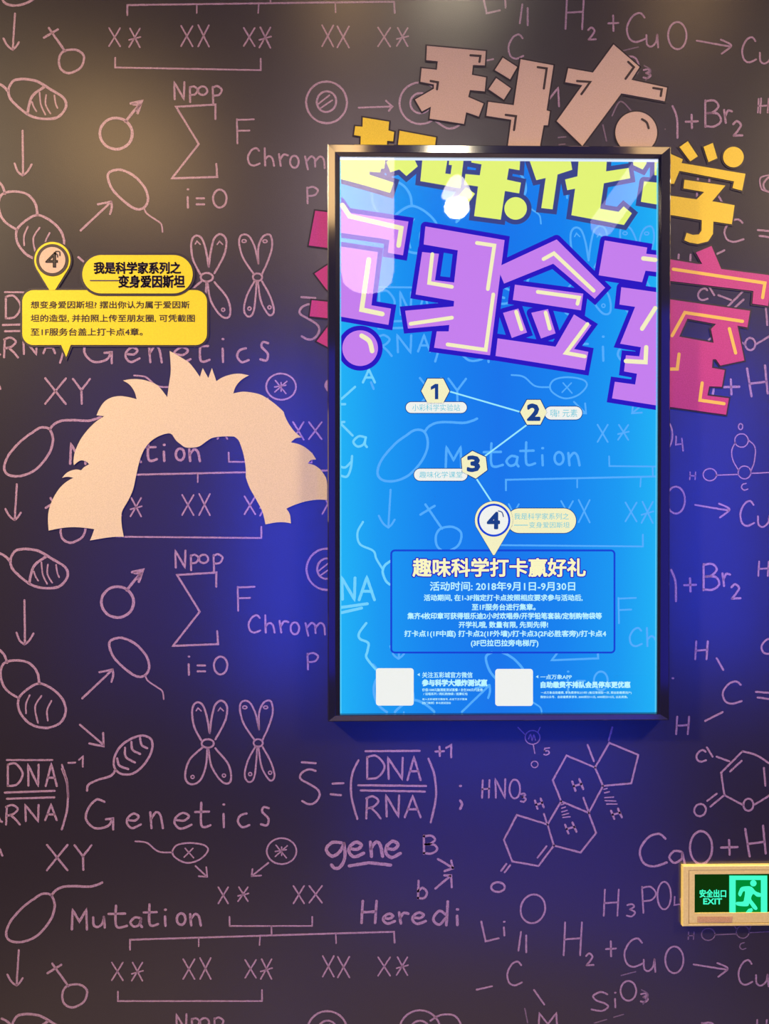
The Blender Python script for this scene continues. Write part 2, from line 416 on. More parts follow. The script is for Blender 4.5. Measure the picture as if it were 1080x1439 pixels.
T('chalk_cell', ''':D1 3.4
O 290,715 308,780 280,860 210,940 130,975 60,970 35,930 60,860 130,780 190,735 240,705
~290,715 315,685 360,665 430,662 500,665 545,655 575,642''')
T('chalk_word', ''':D1 3.4
"M 405 795 490 905 "u 525 835 590 895 "t 612 772 715 895 "a 735 838 800 892 "t 810 765 890 885 "i 908 790 955 885
:D2 3.4
"o 38 465 92 538 "n 122 470 190 542''')
T('chalk_arrow', ''':D1 2.8
-106,1022 94,1220; ~42,1160 65,1200 94,1222; ~128,1180 112,1205 94,1222''')
T('chalk_sex_symbol', ''':D1 3.2
O 378,1225 440,1215 485,1240 488,1280 465,1320 405,1345 360,1320 352,1265; -385,1225 295,1098; -268,1152 345,1105''')
T('chalk_bracket', ''':D2 2.2
-370,487 372,545 893,545 893,487; -635,545 637,600''')
T('chalk_bracket', ''':D 2.6
-411,662 411,631 1062,611
-1062,611 1245,606 1247,640
:D 2
-628,628 628,652; -822,622 820,648; -1061,612 1062,642''')
T('chalk_letters', ''':D1 2.2
"X 630 1092 692 1192 "* 742 1092 805 1195''')
T('chalk_letters', ''':D2 2.3
"X 78 755 150 880 "X 185 748 252 880''')
T('chalk_letters', ''':D2 2.3
"X 470 760 538 872 "* 568 755 640 880''')
T('chalk_letters', ''':D2 2.3
"X 960 735 1030 865 "X 1055 740 1128 870''')
T('chalk_letters', ''':PX 2.2
"X 531 1345 548 1371 "* 557 1345 573 1370''')
T('chalk_bracket', ''':D 2.4
-373,795 373,825 828,825 828,790''')
T('chalk_cell', ''':PX 2.8
@459,800,28.5,29
@459,799,13.5,14.5,20
:PX 2.2
-448,802 463,790; -451,808 467,797''')
T('chalk_arrow', ''':PX 2.6
-504,807 549,805; -542,797 551,805 546,811''')
T('chalk_cell', ''':PX 2.8
@590,800,29,29; @590,800,14,14; ~612,825 630,835 648,826 650,800 640,780 620,778 605,786''')
T('chalk_formula', ''':R 3
-18,140 105,146; ~105,195 60,185 15,210 10,245 60,275 115,310 130,350 100,395 60,405 20,385
-212,275 280,272; -200,342 265,348
~375,128 335,220 330,350 368,498
-420,70 762,68
"D 425 100 540 245 "N 562 112 655 245 "A 685 108 768 252
-375,285 802,290; -390,318 795,325
"R 425 355 515 495 "N 550 350 632 482 "A 668 355 768 488
~818,118 855,220 865,360 832,520
"+ 862 42 915 100 "1 930 30 975 108
:R 3.4
.1018,290; ~1018,382 1030,405 1018,435''')
T('chalk_word', ''':R 4.6
"g 172 640 290 810 "e 312 645 408 738 "n 450 645 528 735 "e 545 640 640 742
-318,795 440,775 578,790''')
T('chalk_letter', ''':R 3.2
"B 785 605 872 718
"b 752 890 808 1000''')
T('chalk_arrow', ''':R 3.2
-878,752 972,808; -920,828 972,810 962,762
-862,938 955,860; -918,855 960,856 965,930''')
T('chalk_word', ''':R 3.8
"H 395 1018 490 1155 "e 530 1098 605 1160 "r 632 1090 690 1158 "e 715 1090 800 1162 "d 848 1020 940 1170 "i 985 1065 1015 1168''')
# right half: chemistry
T('chalk_formula', ''':O 2.6
"H 125 325 160 408 "N 188 320 235 408 "O 255 322 305 412 "3 308 388 332 428''')
T('chalk_molecule', ''':O 1.6
@364,122,35,33; -295,75 330,110; -400,75 390,95; -368,158 375,198; @374,250,16,15; ~345,130 355,108 362,135 370,110 378,135
:O 2
"5 418 172 445 205''')
T('chalk_molecule', ''':O 2.7
Z 525,208 660,265 698,352 630,480 500,425 460,325
-660,265 728,148 865,205 832,340 698,352
-500,425 435,535 290,490 228,608 268,710 392,732 465,635 435,535
-465,635 592,668 665,575 630,480
-725,135 742,75; -625,158 655,235; -605,408 628,470; -418,485 432,528
-430,638 388,692
-258,728 232,762; -240,722 215,755
:O 3
@200,832,32,23
"K 552 320 604 376 "K 375 412 417 460 "K 518 526 572 577 "K 736 460 787 508
:O 1.8
-500,442 512,438; -502,458 520,452; -502,475 528,468; -505,490 535,482; -508,502 542,498
-702,368 718,364; -705,385 728,380; -706,408 748,405; -708,422 758,424; -715,438 765,438''')
T('chalk_molecule', ''':Q 2.6
@266,238,42,50,15; -225,318 216,382; -243,330 243,388; "C 178 420 228 502
-72,517 125,505; -270,518 305,568
"M 285 598 350 660''')
T('chalk_letter', ''':Q 2.8
"L 88 282 148 350 "i 155 280 180 330''')
T('chalk_formula', ''':Q 2.4
"H 510 172 562 262 "3 590 222 618 265 "P 642 162 690 252 "O 695 145 742 240
:PX 2.2
"4 947 1260 957 1280''')
T('chalk_formula', ''':Q 2.6
"H 372 285 435 398 "2 448 392 475 435 "+ 518 350 552 402 "C 582 340 645 438 "u 648 412 688 455 "O 722 368 785 460
:Q 2.6
-820,430 935,448; ~902,425 935,440 935,450; -935,450 905,472
"C 975 415 1022 500 "u 1035 465 1078 505''')
T('chalk_formula', ''':Q 2.6
"S 468 525 525 590 "i 540 525 560 578 "O 568 487 622 555 "3 638 530 662 560''')
T('chalk_underline', ''':Q 1.8
-478,632 520,620; -545,612 578,602; -570,468 620,455''', True)
T('chalk_molecule', ''':M 1.7
@410,453,40,36; -450,456 578,452; @616,440,38,38; -655,445 780,440; @598,250,40,40
~562,262 540,310 548,370 580,425; ~640,248 678,290 675,370 655,430
"H 290 438 325 482 "o 580 150 605 185 "c 598 505 635 545''')
T('chalk_formula', ''':M 3
~180,1020 205,1090 208,1205; "+ 258 1070 328 1148 "B 368 985 465 1140 "r 485 1040 530 1115 "2 535 1105 592 1195''')
T('chalk_letter', ''':M 2.4
"H 698 970 760 1055''')
T('chalk_molecule', ''':N 2.8
"H 385 85 455 185 "C 540 310 645 435 "H 278 508 350 605
-505,180 542,245; -440,532 538,482; -725,368 800,374; -735,400 795,408
"C 757 70 830 155
.258,292''')
T('chalk_molecule', ''':N 2.8
"C 392 695 445 760; '''.replace(';','') + '''
-450,680 482,732; -505,732 575,758
-650,702 530,822 548,948 655,1005; ~650,702 730,725 800,770; -720,1000 810,945
-645,755 580,815; -770,795 778,895; -548,948 470,1012; -505,940 452,980
@412,1032,32,35,30; @683,1002,28,34''')
T('chalk_formula', ''':N 3.2
"C 75 1165 225 1348 "q 240 1262 330 1350 "O 355 1150 480 1335 "+ 530 1200 622 1282
-665,1138 690,1292; -765,1120 780,1275; -680,1222 775,1210''')
T('chalk_letters', ''':PX 2
-738,770 742,790; ~747,838 752,860; -783,846 793,845; -784,856 792,855; -845,828 850,850; ~858,815 870,795 888,812; .932,833; ~905,765 912,752 903,745''', True)

zz = lambda x, y: P(x, y).z
PER = (zz(277, 127) - zz(277, 1436))/2
wall_mark_count = 0
fx0,fy0,fx1,fy1 = 463, 208, 938, 1010
def motif_mesh(sts, y, jit=.13):
    mb = MB()
    for pts, cl, w in sts: mb.add(ribbon(pts, w*PXM, y, jit, cl))
    return mb
for name, lst in TILE.items():
    for text, faint in lst:
        sts = strokes(text, xz)
        mb = motif_mesh(sts, -.0004)
        base = None
        for k in (0, 1, 2, -1):
            pj = [proj((v[0], v[1], v[2]+k*PER)) for v in mb.v]
            x0 = min(p[0] for p in pj); x1 = max(p[0] for p in pj); y0 = min(p[1] for p in pj); y1 = max(p[1] for p in pj)
            if x1 < -5 or x0 > 1085 or y1 < -5 or y0 > 1444: continue
            if x0 > fx0 and x1 < fx1 and y0 > fy0 and y1 < fy1: continue
            if text.startswith(':M') and 'C 568' in text and k != 0: continue
            if text.startswith(':M 1.7') and k > 0: continue
            if base is None:
                base = mb.build(name, M['chalk_faint'] if faint and 'M 2.8' not in text else M['chalk'], wall)
                base.location.z += k*PER; bk = k
            else:
                c = base.copy(); COL.objects.link(c); c.location.z += (k-bk)*PER
                if text.startswith(':M 1.7'): c.data = c.data.copy(); c.data.materials[0] = M['chalk_faint']
def wallmark(name, text, m='chalk'):
    mb = motif_mesh(strokes(text, xz), -.00045); return mb.build(name, M[m], wall)
wallmark('chalk_molecule', ''':F 2.2
"H 1035 395 1078 450
~1078,700 1045,712 1050,755 1078,765''')

# ------------------------------------------------------------ flat cut letters and stickers on the wall
def letter(name, label, parts, m, om, marks, y0, ow=2.3, mk='ink', mw=3.4, cat='letter', group='cut-out title characters on the wall', th=.0012):
    allp = [p for l in parts for p in l[0]]
    cx = sum(p[0] for p in allp)/len(allp); cz = sum(p[1] for p in allp)/len(allp)
    e = empty(name, (cx, -y0, cz)); tag(e, label, cat, group)
    if om:
        ob = MB()
        for loops in parts:
            for l in loops: ob.add(ribbon(l, 2*ow*PXM, -y0-.0002, 0, True))
        ob.build('letter_outline', om, e)
    for loops in parts:
        mb = MB().add(prism(loops, -y0-.0001, -y0-th)); mb.build('letter_piece', m, e)
    for t in marks:
        for pts, cl, w in strokes(t, lambda p: xz(p, y0+th)):
            MB().add(ribbon(pts, w*PXM, -y0-th-.0003, 0, cl)).build('highlight_mark', M[mk], e)
    return e
def pl(reg, s, d=0.001):
    return XZ(reg, [tuple(float(t) for t in q.split(',')) for q in s.split()], d)
def cl(reg, cx, cy, r, d=0.001): return XZ(reg, circ(cx, cy, r, n=48), d)
letter('chinese_character', 'tan cut-out Chinese character ke with loose dots, above the light box', [
  [pl('U1','160,80 605,120 598,228 508,225 500,300 607,320 597,425 485,415 472,468 588,518 552,615 457,583 440,672 180,632 190,540 122,577 70,487 213,405 213,372 110,352 120,250 235,262 242,197 155,188')],
  [pl('U1','735,170 843,240 790,333 675,263')], [pl('U1','685,325 795,403 742,487 628,408')],
  [pl('U1','870,182 1118,228 1066,570 1091,577 1076,682 1044,682 1014,850 772,850 800,640 610,610 625,505 818,530')]],
  M['tan'], M['ink_shadow'], [''':U1 3.2
-490,150 565,155 558,200; -188,345 243,355 236,408; -1000,240 1068,250 1046,402; -757,602 835,612 820,717'''], .0010)
letter('chinese_character', 'tan cut-out Chinese character da with a round dot, top right above the frame', [
  [pl('U2','548,70 745,240 683,338 953,397 935,500 607,440 312,838 118,650 312,378 182,355 205,250 392,283')],
  [cl('U2',720,737,158)]],
  M['tan'], M['ink_shadow'], [''':U2 3.2
-660,200 703,240 640,328; -273,345 372,352 305,445; -850,398 915,408 907,458; ~765,635 800,660 815,703'''], .0010)
letter('chinese_character', 'yellow cut-out Chinese character mostly hidden behind top left of light box', [
  [pl('E','425,470 530,487 527,522 550,528 546,565 522,563 520,600 415,600 417,545 390,540 395,505 424,507')], [pl('E','572,523 717,550 711,600 563,600')]],
  M['ochre'], M['ink_shadow'], [], .0010)
letter('chinese_character', 'yellow cut-out Chinese character xue right of the light box', [
  [pl('F','722,588 755,565 795,625 765,645')], [pl('F','818,587 855,572 873,633 838,648')], [cl('F',937,628,41)],
  [pl('F','670,605 692,618 735,637 730,652 985,695 972,762 933,752 940,725 722,683 700,735 670,735')],
  [pl('H','713,225 890,250 833,318 930,335 918,418 838,406 836,460 815,492 770,503 735,497 712,487 722,455 750,464 775,462 787,445 788,400 640,375 640,292 765,310 798,278 708,262')]],
  M['ochre'], M['ink_shadow'], [], .0010)
letter('chinese_character', 'magenta cut-out Chinese character mostly hidden behind left edge of light box', [
  [pl('Y','160,152 247,162 300,168 300,458 240,450 108,432')], [pl('Y','155,660 245,600 300,565 300,835 245,780')],
  [pl('Y','132,875 250,887 300,892 300,1025 250,1020 115,1005')], [pl('Y','172,1207 245,1110 300,1040 300,1275 250,1248')]],
  M['magenta'], M['ink_shadow'], [], .0010)
letter('chinese_character', 'magenta cut-out Chinese character shi with orange highlights right of light box', [
  [pl('H','640,568 770,590 790,590 762,540 830,512 872,612 1092,640 1075,772 1007,762 1012,707 640,662')],
  [pl('H','640,742 997,793 985,865 942,857 972,1008 868,1030 850,1003 835,1003 832,1040 887,1050 875,1122 820,1120 812,1160 905,1172 893,1243 640,1208'),
   pl('H','725,827 850,850 828,872 840,932 690,905')]],
  M['magenta'], M['ink_shadow'], [''':H 4.6
-665,612 1062,672 1052,735; -660,900 715,800 965,838; -908,870 935,975; -690,980 682,1045 650,1045; -790,1105 780,1180 885,1195'''], .0010, mk='highlight')

# ---- wig sticker
w2 = lambda s: [(a+992.4, b) for a, b in [tuple(float(t) for t in q.split(',')) for q in s.split()]]
w1 = lambda s: [tuple(float(t) for t in q.split(',')) for q in s.split()]
segs = [w1('885,65 960,108 1010,140')+w2('40,160 75,205 103,247'), w2('103,247 123,185'), w2('123,185 162,255'), w2('162,255 187,185'), w2('187,185 218,277'),
 w2('218,277 260,250 320,230 380,224 445,236'), w2('445,236 395,265 355,310 335,362'), w2('335,362 400,350 460,355 530,372 600,415 650,455 687,490'),
 w2('687,490 700,530 730,585 770,635 812,668'), w2('812,668 770,675 737,703'), w2('737,703 790,715 840,740 885,780 913,822'), w2('913,822 875,828 855,850'),
 w2('855,850 900,862 940,890 970,930 985,960 990,1000'), w2('990,1000 990,1105'), w2('990,1105 920,1103 840,1115 760,1140 705,1165'), w2('705,1165 730,1205 737,1268'),
 w2('737,1268 690,1260 630,1262 560,1275'), w2('560,1275 540,1190 500,1110 450,1020 423,945'), w2('423,945 422,880 410,800 390,730 370,685 340,662'),
 w2('340,662 260,662 190,672')+w2('150,695 100,730 50,740 0,737')+w1('960,715 930,690 905,652'), w1('905,652 880,640 820,655 760,690 715,740 690,790 670,850 650,940 630,1030 600,1100 555,1180 548,1230 552,1290 565,1362'),
 w1('565,1362 500,1362 430,1370 330,1387'), w1('330,1387 345,1350 360,1308'), w1('360,1308 250,1295 150,1298 42,1318'),
 w1('42,1318 37,1240 45,1170 75,1090 120,1020 170,975 213,950'), w1('213,950 175,943 135,950'), w1('135,950 175,910 230,892 268,898'), w1('268,898 290,875 325,855'),
 w1('325,855 300,835 260,830 218,862'), w1('218,862 215,830 225,770 260,690 310,620 370,560 430,520'), w1('430,520 375,515'), w1('375,515 395,470 430,420 480,390 540,380 600,388 655,402'),
 w1('655,402 640,350 605,300 560,272'), w1('560,272 620,262 690,265 760,285 810,315 868,388'), w1('868,388 880,300 893,200 885,65')]
wp = []
for s in segs: wp += catmull(s, False, 4)[:-1] if len(s) > 2 else s[:-1]
wp = XZ('W1', wp, .001)
wig = MB().add(prism([wp], -.0006, -.0016)).build('wig_sticker', M['cream'])
tag(wig, 'large cream spiky wig silhouette stuck on the wall left of light box', 'sticker')

# ------------------------------------------------------------ text helper (real letter outlines from Blender's own font)
def text(s, x0, y0, x1, y1, d, m, parent, name='text_line', bold=0.0, under=None, underw=.05, th=0.0003):
    def mk(off, dd, mm, nm):
        c = bpy.data.curves.new('t', 'FONT'); c.body = s; c.resolution_u = 2; c.offset = off
        o = bpy.data.objects.new('t', c); COL.objects.link(o)
        dg = bpy.context.evaluated_depsgraph_get(); me = bpy.data.meshes.new_from_object(o.evaluated_get(dg))
        vs = [tuple(v.co) for v in me.vertices]; fs = [tuple(p.vertices) for p in me.polygons]
        bpy.data.objects.remove(o); bpy.data.meshes.remove(me); bpy.data.curves.remove(c)
        return vs, fs
    v0, f0 = mk(0, 0, None, None)
    ax, bx = min(v[0] for v in v0), max(v[0] for v in v0); ay, by = min(v[1] for v in v0), max(v[1] for v in v0)
    hgt = (y1-y0)*PXM/(by-ay)
    def place(off, dd, mm, nm, par):
        out = []
        for v in v0:
            w = P(x0 + (v[0]-ax)/(bx-ax)*(x1-x0), y1 - (v[1]-ay)/(by-ay)*(y1-y0), dd); out.append((w.x, -dd, w.z))
        fs = list(f0); r = off*hgt
        if off > 0:                                   # heavier weight: thicken along every outline edge
            cnt = {}
            for f in f0:
                for i in range(len(f)):
                    k = (f[i], f[(i+1) % len(f)]); kk = (min(k), max(k)); cnt[kk] = cnt.get(kk, 0)+1
            for (a, b), c in cnt.items():
                if c != 1: continue
                A, B = out[a], out[b]; dx, dz = B[0]-A[0], B[2]-A[2]; L = math.hypot(dx, dz)
                if L < 1e-7: continue
                dx *= r/L; dz *= r/L; nx, nz = -dz, dx; k = len(out); q = .7
                for P_, s1 in ((A, -1), (B, 1)):
                    for u, w_ in ((0, 1), (s1*q, q), (s1, 0), (s1*q, -q), (0, -1)):
                        out.append((P_[0]+dx*u+nx*w_, -dd, P_[2]+dz*u+nz*w_))
                fs.append((k, k+1, k+2, k+3, k+4, k+9, k+8, k+7, k+6, k+5))
        return obj(nm, out, fs, mm, par)
    if under is not None: place(underw, d, under, 'text_shadow', parent); d = d + .0003
    return place(bold, d, m, name, parent)
def shape(name, pts_px, m, parent, d, th=.0004, border=None, bw=1.5):
    l = [xz(p, d) for p in pts_px]
    if border is not None:
        MB().add(ribbon(l, 2*bw*PXM, -d-.0001, 0, True)).build(name+'_outline', border, parent)
    return MB().add(prism([l], -d, -d-th)).build(name, m, parent)

# ------------------------------------------------------------ yellow notice
tg = lambda pts: [px('T', p) for p in pts]
nt_ = empty('notice_sticker', P(72, 450, .001)); tag(nt_, 'yellow speech bubble notice with number four pin, upper left of wall', 'sign')
bub = rrect(25,300,1025,598,62)
bub_l = tg(bub); d0 = .0012
# bubble with a pointed tail
def bubble(pts):
    out = []
    for i, p in enumerate(pts): out.append(p)
    return out
i0 = 18
bubp = rrect(25,300,1025,598,62)
tail = [(287,597),(263,662),(235,597)]
k = max(i for i, p in enumerate(bubp) if p[1] > 590 and p[0] > 500)
bubp = bubp[:k+1] + tail + bubp[k+1:]
shape('speech_bubble', tg(bubp), M['yellow'], nt_, d0, .0008, M['ink_shadow'], 3.0)
pin = [(188+98*math.cos(math.radians(a)), 137+98*math.sin(math.radians(a))) for a in range(150, 391, 6)] + [(202,300),(172,300)]
shape('map_pin', tg(pin), M['yellow'], nt_, .0016, .0008, M['ink_shadow'], 2.2)
shape('pin_ring', tg(circ(187,137,87)), M['ink'], nt_, .0026)
shape('pin_disc', tg(circ(187,137,71)), M['tan'], nt_, .0031)
t_ = tg([(152,95),(215,175)])
text('4', t_[0][0], t_[0][1], t_[1][0], t_[1][1], .0038, M['ink'], nt_, 'numeral', .02)
for s in ('~205,90 225,92 228,112', '~200,102 213,106 216,120'):
    for pts, c_, w in strokes(':T 1.8\n'+s, lambda p: xz(p, .0038)): MB().add(ribbon(pts, w*PXM, -.0038)).build('signal_arc', M['ink'], nt_)
shape('title_pill', tg(rrect(350,110,948,318,104,12)), M['yellow'], nt_, .0024, .0008, M['ink_shadow'], 3.4)
def ttext(s, x0, y0, x1, y1, d, m, b=0.0, nm='text_line'):
    a, c = tg([(x0,y0),(x1,y1)]); return text(s, a[0], a[1], c[0], c[1], d, m, nt_, nm, b)
M['ink_purple'] = mat('purple_black_ink', (.045,.028,.06), .5)
ttext('我是科学家系列之', 413, 148, 882, 210, .0036, M['ink_purple'], .035)
ttext('变身爱因斯坦', 546, 220, 903, 286, .0036, M['ink_purple'], .035)
for pts, c_, w in strokes(':T 1.6\n-393,248 543,248', lambda p: xz(p, .0036)): MB().add(ribbon(pts, w*PXM, -.0036)).build('dash', M['ink_purple'], nt_)
ttext('想变身爱因斯坦? 摆出你认为属于爱因斯', 70, 359, 930, 399, .0024, M['ink'], .012)
ttext('坦的造型, 并拍照上传至朋友圈, 可凭截图', 70, 432, 958, 473, .0024, M['ink'], .012)
ttext('至1F服务台盖上打卡点4章。', 70, 505, 676, 546, .0024, M['ink'], .012)

# ------------------------------------------------------------ light box
DEP = .032; DP = .024                                  # front of the frame, the film
def rect_from(px0, py0, px1, py1, d):
    a = xz((px0, py0), d); b = xz((px1, py0), d); c = xz((px1, py1), d); e = xz((px0, py1), d)
    return ((a[0]+e[0])/2, (c[1]+e[1])/2, (b[0]+c[0])/2, (a[1]+b[1])/2)
OUT = rect_from(460, 203.5, 941.5, 1013.5, DEP)
RID = rect_from(470.5, 215, 928.5, 1005, DEP+.004)
INN = rect_from(477, 222, 923.5, 1002.5, DP+.002)
lb = empty('light_box', ((OUT[0]+OUT[2])/2, 0, OUT[1])); tag(lb, 'tall lit blue poster light box in a glossy dark frame on the wall', 'light box')
prof = [((OUT[0]+.006, OUT[1]+.006, OUT[2]-.006, OUT[3]-.006), 0.0008), (OUT, .004), (OUT, DEP-.003)]
s_ = .0025; prof += [((OUT[0]+s_, OUT[1]+s_, OUT[2]-s_, OUT[3]-s_), DEP)]
prof += [(RID, DEP+.004), ((RID[0]+.0012, RID[1]+.0012, RID[2]-.0012, RID[3]-.0012), DEP+.0038), (INN, DP+.004), (INN, .006), ((INN[0]-.004, INN[1]-.004, INN[2]+.004, INN[3]+.004), .0008)]
def corners(r): return [(r[0], r[1]), (r[2], r[1]), (r[2], r[3]), (r[0], r[3])]
for i in range(4):
    vs, fs = [], []
    for r, d in prof:
        c = corners(r); vs += [(c[i][0], -d, c[i][1]), (c[(i+1) % 4][0], -d, c[(i+1) % 4][1])]
    n = len(prof)
    for k in range(n):
        j = (k+1) % n; fs.append((2*k, 2*k+1, 2*j+1, 2*j))
    fs += [tuple(range(0, 2*n, 2)), tuple(range(2*n-1, 0, -2))]
    obj('frame_rail', vs, fs, M['black'], lb)
e_ = .0006
box('back_panel', (INN[0]+e_, -.006, INN[1]+e_), (INN[2]-e_, -.001, INN[3]-e_), M['metal'], lb)
gl = box('glass_pane', (INN[0]+e_, -DP-.0035, INN[1]+e_), (INN[2]-e_, -DP-.0020, INN[3]-e_), M['glass'], lb)
po = box('poster', (INN[0]+e_, -DP+.0012, INN[1]+e_), (INN[2]-e_, -DP+.0002, INN[3]-e_), M['film'], lb)
E('lit_strip', (226,240,255)); E('lit_edge', (96,214,255))
box('light_strip', (INN[0]+.001, -DP-.0012, INN[3]-.0062), (INN[2]-.001, -DP-.0002, INN[3]-.001), M['lit_strip'], lb)
box('light_strip', (INN[0]+.001, -DP-.0006, INN[1]+.001), (INN[0]+.0035, -DP-.0001, INN[3]-.009), M['lit_edge'], lb)
box('light_strip', (INN[2]-.0035, -DP-.0006, INN[1]+.001), (INN[2]-.001, -DP-.0001, INN[3]-.009), M['lit_edge'], lb)
# clip window for the print, in world x,z
CL = (INN[0]+.001, INN[1]+.001, INN[2]-.001, INN[3]-.001)
bq0 = xz((549.5, 917), DP); bq1 = xz((863, 773.5), DP); BOXR = (bq0[0], bq0[1], bq1[0], bq1[1])
def clip_line(pts, r):
    """split an open polyline at the window; returns list of pieces"""
    x0, z0, x1, z1 = CL[0]+r, CL[1]+r, CL[2]-r, CL[3]-r
    pieces, cur = [], []
    for a, b in zip(pts, pts[1:]):
        t0, t1 = 0.0, 1.0; dx, dz = b[0]-a[0], b[1]-a[1]; ok = True
        for p, q in ((-dx, a[0]-x0), (dx, x1-a[0]), (-dz, a[1]-z0), (dz, z1-a[1])):
            if abs(p) < 1e-12:
                if q < 0: ok = False
            else:
                t = q/p
                if p < 0: t0 = max(t0, t)
                else: t1 = min(t1, t)
        if not ok or t0 >= t1:
            if len(cur) > 1: pieces.append(cur)
            cur = []; continue
        s = (a[0]+dx*t0, a[1]+dz*t0); e = (a[0]+dx*t1, a[1]+dz*t1)
        if not cur or t0 > 0:
            if len(cur) > 1: pieces.append(cur)
            cur = [s]
        cur.append(e)
        if t1 < 1: pieces.append(cur); cur = []
    if len(cur) > 1: pieces.append(cur)
    out = []
    for pc in pieces:                                  # the text panel covers the pattern
        cur = []
        for a, b in zip(pc, pc[1:]+[pc[-1]]):
            n = max(1, int(math.hypot(b[0]-a[0], b[1]-a[1])/.003)) if BOXR else 1
            for k in range(n):
                q = (a[0]+(b[0]-a[0])*k/n, a[1]+(b[1]-a[1])*k/n)
                if BOXR and BOXR[0] < q[0] < BOXR[2] and BOXR[1] < q[1] < BOXR[3]:
                    if len(cur) > 1: out.append(cur)
                    cur = []
                else: cur.append(q)
        if len(cur) > 1: out.append(cur)
    return out
def clip_poly(pts):
    def side(pts, f, inter):
        out = []
        for i in range(len(pts)):
            a, b = pts[i-1], pts[i]
            if f(b):
                if not f(a): out.append(inter(a, b))
                out.append(b)
            elif f(a): out.append(inter(a, b))
        return out
    for ax, lim, s in ((0, CL[0], 1), (0, CL[2], -1), (1, CL[1], 1), (1, CL[3], -1)):
        if not pts: return pts
        def inter(a, b, ax=ax, lim=lim):
            t = (lim-a[ax])/(b[ax]-a[ax]); q = [a[0]+(b[0]-a[0])*t, a[1]+(b[1]-a[1])*t]; q[ax] = lim; return tuple(q)
        pts = side(pts, lambda p, ax=ax, lim=lim, s=s: (p[ax]-lim)*s >= 0, inter)
    return pts
D_LINE = DP+.0001; D_OUT = DP+.0003; D_FILL = DP+.0006; D_HI = DP+.0009
# wallpaper pattern again, larger and pale blue, clipped by the poster's edge
def to_poster(k):
    def f(p):
        v = P(p[0], p[1]); q = proj((v.x, v.y, v.z + k*PER))
        return xz((524+1.032*q[0], 406+1.055*(q[1]-413)), D_LINE)
    return f
for name, lst in TILE.items():
    for txt, faint in lst:
        if any(txt.startswith(':'+r) for r in ('O', 'Q', 'M', 'N', 'R')) : continue
        for k in (0, 1):
            if name == 'chalk_cell' and txt.startswith(':C1 3.6') and k == 0: continue
            mb = MB()
            for pts, c_, w in strokes(txt, to_poster(k)):
                if c_: pts = pts + [pts[0]]
                for pc in clip_line(pts, w*PXM*.5): mb.add(ribbon(pc, w*1.0*PXM, -D_LINE, .08))
            if mb.v: mb.build('poster_'+name.replace('chalk_', 'line_'), M['lit_line'], po)
for nm, t in (('poster_line_letter', ''':I 3.2
"A 258 170 330 248 "a 200 575 282 640 "y 110 695 192 820
~210,275 160,320 125,350; -120,380 150,380; -125,500 195,570; -110,490 145,488'''),
    ('poster_line_wave', ''':I 3
~258,1095 225,1160 240,1230 320,1270 340,1320 380,1385
'''),
    ('poster_line_letter', ''':K 4
"N 130 225 210 355 "A 235 222 328 358
-120,405 285,382; -120,438 250,408'''),
    ('poster_line_wave', ''':K 3.4
~278,500 235,560 240,595 290,620 285,670 280,710 335,780
~430,120 390,150 378,190 395,240 420,265''')):
    for pts, c_, w in strokes(t, lambda p: xz(p, D_LINE)):
        mb = MB()
        for pc in clip_line(pts, w*PXM*.5): mb.add(ribbon(pc, w*PXM, -D_LINE-.00005, .06))
        if mb.v: mb.build(nm, M['lit_line_edge'], po)

BOXR = None
def pletter(label, parts, m, om, marks, ow=6.5, mkm='lit_cream'):
    first = None
    ob = MB()
    for loops in parts:
        for l in loops:
            l2 = l + [l[0]]
            for pc in clip_line(l2, .0002):
                # keep the border inside the window
                v, f = ribbon(pc, 2*ow*PXM, -D_OUT, 0, False)
                v = [(min(max(p[0], CL[0]), CL[2]), p[1], min(max(p[2], CL[1]), CL[3])) for p in v]
                ob.add((v, f))
    fb = MB()
    for loops in parts:
        ls = [clip_poly(l) for l in loops]; ls = [l for l in ls if len(l) > 2]
        if ls: fb.add(prism(ls, -D_OUT-.0001, -D_FILL))
    o = fb.build('poster_character', m, po); o['label'] = label
    o2 = ob.build('poster_character_outline', om, po)
    for t in marks:
        for pts, c_, w in strokes(t, lambda p: xz(p, D_HI)):
            for pc in clip_line(pts, w*PXM*.5): MB().add(ribbon(pc, w*PXM, -D_HI, 0)).build('poster_highlight', M[mkm], po)
pd = lambda reg, s: pl(reg, s, D_FILL)
cd_ = lambda reg, x, y, r: cl(reg, x, y, r, D_FILL)
LY, LS, LP, LV = M['lit_yellow'], M['lit_slate'], M['lit_purple'], M['lit_violet']
pletter('bright yellow character at top left of the poster', [[pd('V1','40,60 485,60 470,180 440,182 432,218 330,210 330,240 558,315 525,412 300,345 40,275')],
  [pd('V1','490,120 560,60 740,60 788,160 680,252 612,190 530,215')]], LY, LS, [])
pletter('bright yellow character wei at the top of the poster', [[pd('V2','-38,60 310,60 278,325 -58,267'), pd('V2','170,88 185,88 182,130 208,132 197,208 152,203')],
  [pd('V2','327,322 403,373 300,520 200,470')],
  [pd('V2','372,60 785,60 778,175 688,160 672,255 790,280 775,370 655,350 620,592 395,562 428,312 312,295 322,207 443,218 458,125 372,110')], [cd_('V2',745,497,95)]], LY, LS, [])
pletter('bright yellow character hua at the top of the poster', [[pd('V3','12,60 345,60 362,162 245,200 205,478 115,468 150,228 75,245')],
  [pd('V3','415,60 640,60 632,175 812,148 825,230 615,270 585,473 732,498 772,455 838,510 775,603 355,525 385,313 322,325 305,240 403,215')]], LY, LS, [])
pletter('bright yellow character cut by the right edge of the poster', [[pd('V3','845,60 955,60 955,112 925,160 850,125')], [pd('V3','1020,60 1070,60 1070,210 1018,205')], [pd('V3','935,255 1070,268 1070,445 910,418')]], LY, LS, [])
